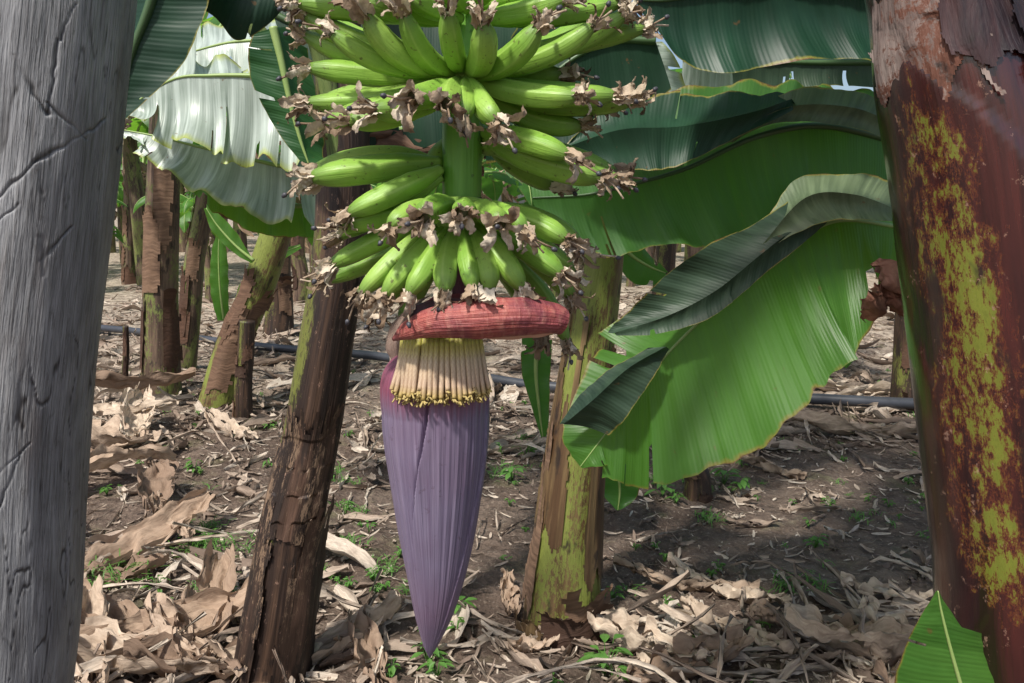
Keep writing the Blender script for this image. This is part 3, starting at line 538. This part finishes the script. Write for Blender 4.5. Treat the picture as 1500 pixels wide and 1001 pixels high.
# sucker (young plant) left
e=empty('banana_sucker'); mb=MB()
leafP(mb,[(328,470,0,318,470,0,336,470,0),(322,420,0,308,420,0,336,420,0),(320,370,0,310,370,0,332,370,0),(322,335,0,320,335,0,324,335,0)],5.6,n=30,m=4,seed=61,tears=0)
leafP(mb,[(372,382,0,370,378,0,370,388,0),(345,360,0,350,345,0,338,368,0),(318,330,0,325,318,0,310,338,0),(302,305,0,304,302,0,300,308,0)],4.6,n=30,m=4,seed=62,tears=0)
leafP(mb,[(345,470,0,340,470,0,350,470,0),(360,420,0,352,415,0,370,425,0),(395,380,0,390,372,0,402,390,0),(440,360,0,440,358,0,440,364,0)],5.4,n=30,m=4,seed=63,tears=0)
mb.obj('leaves',[LEAFB,RIB],e)
# rows beyond
variants=[]
for k in range(5):
    R=random.Random(100+k); mb=MB(); H=R.uniform(1.6,2.3)
    pth=[[0,0,-.1],[R.uniform(-.05,.05),0,H*.5],[R.uniform(-.15,.15),R.uniform(-.1,.1),H]]; mb.tube(pth,[.13,.10,.08],n=24,seg=14,ref=[0,-1,0],prof=tprof(k,.08))
    crown(mb,pth[-1],9,200+k,mats=(1,2),L=1.7,W=.27,nn=30,mm=4,tears=7,el=(.2,1.3),dr=.34)
    for j in range(4): leafA(mb,np.array(pth[-1])-[0,0,.15],R.uniform(0,6.28),-.4,R.uniform(.8,1.3),.11,droop=.35,hang=1.1,seed=k*9+j,n=20,m=4,tears=4,mat=3,rib=3,ribr=.01,ripple=.03,split=.06)
    o=mb.obj('banana_plant',[TR_G,LEAFB if k%2 else LEAF,RIB,DRY]); variants.append(o.data); bpy.data.objects.remove(o)
R=random.Random(77)
for y in (9.5,13,17,21,26,32,40):
    x=-(y*.75+3)+R.uniform(0,1)
    while x<y*.75+3:
        if not(y<10 and x<-1.5):
            o=bpy.data.objects.new('banana_plant',R.choice(variants)); bpy.context.scene.collection.objects.link(o)
            o.location=(x+R.uniform(-.5,.5),y+R.uniform(-.6,.6),0); o.rotation_euler=(0,0,R.uniform(0,6.28)); s=R.uniform(.9,1.2)*(1 if y<20 else 1.3); o.scale=(s,s,s)
        x+=R.uniform(2.5,3.5)*(1 if y<18 else .75)
for (x,y,s) in [(-6.4,11.5,.62),(-5.0,12.3,.55),(-4.1,10.6,.5),(-3.0,12,.6),(-7.6,14.5,.7),(-5.8,15.5,.65),(-2.2,14.5,.6),(.6,11,.55),(1.9,12.5,.6),(3.4,9,.5),(-3.9,17,.75),(-8.6,17.5,.8)]:
    o=bpy.data.objects.new('banana_sucker',R.choice(variants)); bpy.context.scene.collection.objects.link(o); o.location=(x,y,0); o.rotation_euler=(0,0,R.uniform(0,6.28)); o.scale=(s,s,s)
# ---------------------------------------------------------------- BUNCH
D0=.87
bb=empty('banana_bunch')
def Q(u,v,cm): return P(u,v,D0+cm/100.)
mb=MB()
mb.tube([Q(664,440,0),Q(672,380,0),Q(676,292,0),Q(677,200,0),Q(682,100,0),Q(690,-30,0),Q(700,-160,2),Q(740,-330,6),P(950,-520,1.0),P(1250,-480,1.1)],[.012,.016,.0205,.0215,.022,.023,.024,.028,.03,.035],n=130,seg=32,ref=[0,-1,0],prof=lambda T,S:1+.03*np.cos(T*7)+.02*vn(T*3,S*30,2))
mb.tube([Q(676,294,0),Q(676,289,0)],[.0218,.0222],n=3,seg=32,mat=1)
mb.obj('stalk',[STALK,SCAR],bb)
def bez(a,b,c,n):
    t=np.linspace(0,1,n)[:,None]; return (1-t)**2*a+2*t*(1-t)*b+t*t*c
fp_s=[0,.07,.18,.35,.6,.8,.9,.96,1.0]; fp_r=[.45,.50,.72,.95,1.0,.95,.80,.60,.47]
RF=random.Random(3)
def floret(mb,p,T,sc=1.0):
    T=T/np.linalg.norm(T); a=np.cross(T,[.3,.2,1]); a/=np.linalg.norm(a); b=np.cross(T,a)
    for i in range(RF.randint(6,9)):
        ang=i*1.1+RF.uniform(-.4,.4); o=math.cos(ang)*a+math.sin(ang)*b; sd=-math.sin(ang)*a+math.cos(ang)*b
        l=sc*RF.uniform(.018,.036); w=sc*RF.uniform(.0028,.0062); sp=RF.uniform(.1,.9); curl=RF.uniform(.8,4.2)*RF.choice([1,1,1,-.5]); n=11
        pos=p+o*.0045-T*.004; an=sp*.4; pts=[]
        for k in range(n):
            pts.append(pos.copy()); pos=pos+(T*math.cos(an)+o*math.sin(an))*l/(n-1); an+=curl/(n-1)*(k/n*2)
        pts=np.array(pts); ww=w*np.interp(np.arange(n),[0,1,3,6,8,9,10],[.6,.9,1,.95,.85,.7,.4])*(1+.5*vn(np.arange(n)*.9,i,int(p[0]*900)%50)); t=np.linspace(-1,1,5)
        cup=RF.uniform(-.7,1.0)
        V=pts[:,None]+(sd[None,None]*t[None,:,None]*ww[:,None,None])+(o[None,None]*(cup*(t**2)[None,:,None])*ww[:,None,None])+.0008*rng.standard_normal((n,5,3))
        mb.grid(V,np.stack([np.repeat(t[None],n,0),np.repeat(np.linspace(0,1,n)[:,None],5,1)],-1),0)
    for j in range(2):
        o=RF.uniform(-.5,.5)*a+RF.uniform(-.5,.5)*b; l=sc*RF.uniform(.016,.034); e=p+(T+o)*l
        mb.tube([p,p+(T+o*.5)*l*.5,e],[.0014,.001,.0011],n=5,seg=6,mat=0)
        if j==0: mb.tube([e,e+T*.002,e+(T+o)*.005],[.0018,.0028,.0015],n=5,seg=7,mat=1)
def hand(name,fs,crownpts=None,R0=.0122):
    mb=MB(); mf=MB()
    for f in fs:
        a,b,c=Q(*f[0:3]),Q(*f[3:6]),Q(*f[6:9]); r=R0*(f[9] if len(f)>9 else 1)*RF.uniform(.88,1.08)
        a=a+np.array([RF.uniform(-1,1),0,RF.uniform(-1,1)])*.003; b=b+np.array([RF.uniform(-1,1),RF.uniform(-1,1),RF.uniform(-1,.6)])*.006
        n=34; Cc=bez(a,b,c,n); s=np.linspace(0,1,n); ph=RF.uniform(-.5,.5); k5=RF.uniform(.045,.075); sq=RF.uniform(-.05,.05)
        L=np.linalg.norm(np.diff(Cc,axis=0),axis=1).sum()
        mb.tube(Cc,r*np.interp(s,fp_s,fp_r),seg=30,mat=0,vscale=1/L,voff=0,prof=lambda T,S:1+k5*np.cos((T+ph*.3)*5)*np.sin(pi*np.clip(S,.05,.98))+.014*np.cos(T*10)+sq*np.cos(2*T+ph)+.03*vn(T*1.5,S*5+ph*9,3))
        T=Cc[-1]-Cc[-3]; T/=np.linalg.norm(T); mb.tube([c-T*.0015,c+T*.0015],[.006,.0056],n=3,seg=12,mat=1)
        T2=T+np.array([RF.uniform(-.25,.25),RF.uniform(-.2,.1),RF.uniform(-.25,.1)]); floret(mf,c,T2,RF.uniform(.85,1.15))
    if crownpts is not None: mb.tube([Q(*p) for p in crownpts],[.008]+[.012]*(len(crownpts)-2)+[.008],n=30,seg=16)
    mb.obj(name,[SKIN,SCAR],bb); mf.obj(name+'_withered_flowers',[WITH,STIG],bb)
hand('hand_1',[(672,12,-2,600,-10,-7,560,-70,-9),(680,12,-3,655,-20,-8,645,-85,-10),(690,12,-3,720,-20,-8,735,-85,-9),(696,10,-1,790,-10,-4,850,-70,-5),(664,10,-1,540,0,-4,470,-60,-5),(696,12,1,820,0,2,930,-50,2),(664,12,3,560,0,6,480,-60,7),(700,10,4,790,0,8,870,-60,9),
  (672,20,0,560,25,-2,440,5,-2),(674,30,-2,600,20,-5,540,2,-6),(676,30,-3,620,10,-7,600,-8,-8),(696,25,-2,760,25,-5,825,0,-6),(697,20,0,800,30,-1,905,5,0)])
hand('hand_2',[(672,106,-2,560,104,-6,487,48,-7),(673,106,-3,580,104,-7,537,22,-9),(675,106,-3,616,98,-8,592,20,-10),(678,106,-3,660,84,-9,656,18,-11),(683,106,-3,714,96,-9,707,34,-11),(686,106,-3,750,106,-8,787,40,-9),(690,102,-2,795,106,-5,868,38,-6),(690,98,0,810,86,-1,912,24,-1),(690,98,1,830,66,1,942,42,2),(672,98,0,540,88,-1,450,24,-1),(672,101,1,540,104,0,448,52,1),(676,95,3,560,90,7,480,30,9),(690,95,3,780,90,8,860,30,9),(682,95,4,680,90,10,680,30,13)],
  [(660,104,0),(672,104,-2.6),(690,104,-2.6),(702,104,0)])
hand('hand_3',[(665,112,0,560,112,-1,455,100,-1),(665,115,-1,560,152,-3,450,150,-3),(665,120,-2,570,168,-5,478,178,-5),(665,122,-3,590,180,-7,512,176,-8),(668,122,-3,602,174,-8,548,160,-10),(670,119,-3,625,148,-9,604,143,-12.5),(674,119,-4,655,140,-9,654,152,-13),(680,118,-4,684,145,-8,678,172,-10),(683,116,-4,703,150,-8,727,180,-10),(690,116,-2,770,152,-6,846,142,-8),(692,116,-1,790,146,-4,900,140,-4),(692,125,0,800,172,-2,925,148,-1),(695,130,0,790,186,-2,850,184,-1),(700,112,2,770,112,1,822,108,1),(670,120,3,560,130,7,470,150,9),(690,120,3,790,130,8,880,150,8)],
  [(655,118,0),(668,118,-3),(690,118,-3),(704,120,0)])
hand('hand_4',[(642,240,0,560,238,-3,458,260,-4,1.2),(642,238,1,560,222,1,465,246,1.1),(645,250,-2,592,272,-5,512,312,-6,1.1),(648,262,-1,590,296,-3,498,345,-2,.95),(640,245,3,540,245,4,470,262,4),(712,195,-1,768,206,-5,832,228,-7,1.08),(715,205,0,790,244,-4,880,260,-5,1.1),(715,215,1,800,250,-1,905,262,-1),(716,200,2,800,218,1,900,252,2),(715,215,3,770,262,4,810,272,4),(655,235,3,690,235,9,700,215,12)],
  [(642,262,0),(640,235,1),(660,215,3),(700,200,3),(716,205,1),(714,222,0)])
hand('hand_5_upper',[(640,303,-1,560,316,-4,500,332,-5),(650,301,-3,600,308,-8,572,334,-9),(660,300,-3.5,625,303,-9,620,318,-11.5),(676,300,-4,678,297,-9,676,312,-12),(692,300,-3.5,722,306,-9,732,328,-11),(700,301,-3,752,310,-8,769,338,-9),(712,303,-1,788,318,-5,830,352,-6),(712,303,1,800,312,1,850,360,2)],
  [(640,308,0),(655,306,-2.6),(676,305,-3.4),(698,306,-2.6),(714,308,0)])
hand('hand_5_lower',[(640,322,-1,560,340,-3,486,388,-4),(650,328,-2,588,362,-6,529,430,-7),(656,332,-3,602,372,-7,564,432,-8),(662,334,-3,628,374,-8,599,430,-9),(670,334,-3,656,374,-8,652,428,-9.5),(679,334,-3,686,374,-8,692,422,-9.5),(688,334,-3,708,374,-8,717,424,-9),(697,332,-3,735,362,-7,764,422,-8),(704,328,-2,770,362,-5,822,402,-6),(706,328,0,790,372,-2,836,432,-1),(700,340,3,790,400,4,830,500,3),(690,340,4,770,420,6,792,492,4),(655,340,3,550,380,4,478,410,3),(655,340,4,570,420,5,560,450,4),(700,335,2,800,350,2,838,400,3),(660,340,4,600,440,6,590,470,5)],
  [(640,320,0),(655,326,-2.6),(676,328,-3.2),(698,326,-2.6),(712,320,0)],.0117)
# ---------------------------------------------------------------- BLOSSOM
bl=empty('banana_blossom')
vs=[486,495,510,535,560,600,650,700,760,800,850,900,940,957,964]
le=[640,612,590,566,556,552,555,562,572,580,591,603,616,624,629]; ri=[660,680,692,706,715,719,718,713,704,696,684,667,646,635,630]
n=300; sg=440
cc=cr(np.array([[ (a+b)/2,(b-a)/2,v] for a,b,v in zip(le,ri,vs)],float),n)
th=np.linspace(-pi,pi,sg+1); V=np.zeros((n,sg+1,3)); UV=np.zeros((n,sg+1,2))
for i,(cu,cr0,cv) in enumerate(cc):
    c0=P(cu,cv,D0); r_=px(max(cr0,.3),D0)
    ts=np.interp(cv,[500,600,700,850,930,964],[.15,-.02,-.30,-.60,-.5,-.3])+.03*vn(cv*.03,0,5); fr_=((th-ts)/(2*pi))%1.0
    ts2=np.interp(cv,[500,700,850,964],[1.5,1.25,.8,.5]); f2=((th-ts2)/(2*pi))%1.0
    amp=np.interp(cv,[500,560,600,964],[0,.03,.10,.12])
    rr=r_*(1.02-amp*fr_-.4*amp*f2+.012*np.cos(fr_*2*pi)+.005*np.cos(th*34+2*vn(cv*.01,0,4))+.003*np.cos(th*71+cv*.02)+.02*vn(th*4,cv*.01,3)+.012*vn(th*3,cv*.03,8)+.03*np.exp(-(fr_/.02)**2)-.16*(amp/.12)*np.exp(-((1-fr_)/.009)**2))
    V[i]=c0+np.stack([rr*np.sin(th),-rr*np.cos(th)*.95,0*th],-1); UV[i,:,0]=th/(2*pi)+.5; UV[i,:,1]=(cv-486)/478
mb=MB(); mb.grid(V,UV); mb.obj('bell',[PURP],bl)
mb=MB(); mb.tube([Q(672,360,0),Q(666,430,0),Q(655,490,0),Q(648,520,0)],[.015,.019,.024,.03],n=30,seg=24)
leafP(mb,[(612,440,0,630,432,-.01,604,446,.01),(592,465,0,606,455,-.02,578,470,.02),(576,500,0,592,500,-.02,566,505,.02),(580,530,0,594,528,-.01,572,528,.01)],.86,n=40,m=6,seed=71,tears=0,rib=None,mat=1,ripple=.002,split=0)
leafP(mb,[(600,450,0,640,432,-.02,590,470,.02),(640,438,0,660,430,-.03,640,470,.01),(690,440,0,690,430,-.03,690,470,.01)],.84,n=40,m=6,seed=72,tears=0,rib=None,mat=0,ripple=.002,split=0)
mb.obj('peduncle',[PURP,mat_dry('bract_dry',(.16,.08,.08),(.34,.22,.18),(.45,.33,.26))],bl)
# rolled red bract
mb=MB()
pt=[Q(576,497,-7),Q(600,483,-8),Q(640,470,-9),(Q(700,465,-9.5)),Q(760,462,-9),Q(805,465,-8),Q(824,470,-7.5)]; rr=[.002,.010,.0155,.019,.0185,.016,.0135]
mb.tube(pt,rr,n=140,seg=80,arc=(-2.6,2.9),ref=[0,-.5,1],cap=False,prof=lambda T,S:(1+.10*(T/pi))*(1+.12*vn(T*1.5,S*6,3)+.06*vn(T*4,S*16,4)+.03*vn(T*8,S*50,6)+.006*np.cos(T*30)))
mb.tube(pt,[r*.82 for r in rr],n=110,seg=60,arc=(-2.6,2.9),mat=1,ref=[0,-.5,1],cap=False,prof=lambda T,S:(1+.10*(T/pi)))
leafP(mb,[(705,490,-.02,700,482,-.02,712,494,.0),(745,484,-.02,745,470,-.02,745,499,.0),(790,482,-.015,790,466,-.02,785,496,.0),(820,478,0,820,465,-.01,818,488,0)],.80,n=40,m=6,seed=73,tears=0,rib=None,mat=1,ripple=.002,split=0,rag=.01)
mb.obj('rolled_bract',[REDB,BIN],bl)
mb=MB(); R=random.Random(12)
for row,(k,ro) in enumerate([(24,0),(22,.006),(20,.011)]):
    for i in range(k):
        a=-.80+1.6*(i+R.uniform(-.25,.25))/(k-1); cu=651
        def ring(v,rp,a=a): c0=P(cu,v,D0); r_=px(rp,D0)+ro-.002; return c0+np.array([r_*math.sin(a)*1.0,-r_*math.cos(a),0])
        ve=565+R.uniform(-8,6)-row*3; rb=84; j1=R.uniform(-3,3); pth=[ring(480,62),ring(520,72+j1),ring(550,80-j1*.5),ring(ve,rb)]
        mb.tube(pth,[.0030,.0031,.0027,.0025],n=12,seg=9,mat=0,vscale=1/.066)
        for j in range(4):
            e=pth[-1]; d=np.array([R.uniform(-.6,.6),R.uniform(-.9,.1),-R.uniform(.4,1)]); l=R.uniform(.004,.009)
            mb.tube([e,e+d*l*.6,e+d*l+[0,0,R.uniform(0,.003)]],[.0009,.0011,.0007],n=4,seg=5,mat=1)
mb.obj('male_flowers',[FLOR,POL],bl)
# ---------------------------------------------------------------- LIGHT
SE,SR=math.radians(55),math.radians(-148)
sc=bpy.context.scene
w=bpy.data.worlds.new("World"); sc.world=w; w.use_nodes=True; nt=w.node_tree; nt.nodes.clear()
sky=nt.nodes.new('ShaderNodeTexSky'); sky.sky_type='NISHITA'; sky.sun_disc=False; sky.sun_elevation=SE; sky.sun_rotation=SR; sky.dust_density=3
bg=nt.nodes.new('ShaderNodeBackground'); bg.inputs[1].default_value=.15; ou=nt.nodes.new('ShaderNodeOutputWorld'); nt.links.new(sky.outputs[0],bg.inputs[0]); nt.links.new(bg.outputs[0],ou.inputs[0])
sd=bpy.data.lights.new('sun','SUN'); sd.energy=5.0; sd.angle=math.radians(4); sd.color=(1,.955,.88); so=bpy.data.objects.new('sun',sd); sc.collection.objects.link(so)
dirv=np.array([math.sin(SR)*math.cos(SE),math.cos(SR)*math.cos(SE),math.sin(SE)])
from mathutils import Vector
so.rotation_euler=Vector(dirv).to_track_quat('Z','Y').to_euler()
cam=bpy.data.cameras.new('camera'); co=bpy.data.objects.new('camera',cam); sc.collection.objects.link(co); cam.sensor_width=36; cam.lens=36*F/1500; cam.clip_end=1000; cam.clip_start=.02
co.location=(0,0,CAMH); co.rotation_euler=(pi/2-PITCH,0,0); sc.camera=co
sc.view_settings.view_transform='Standard'; sc.view_settings.look='None'; sc.view_settings.exposure=0
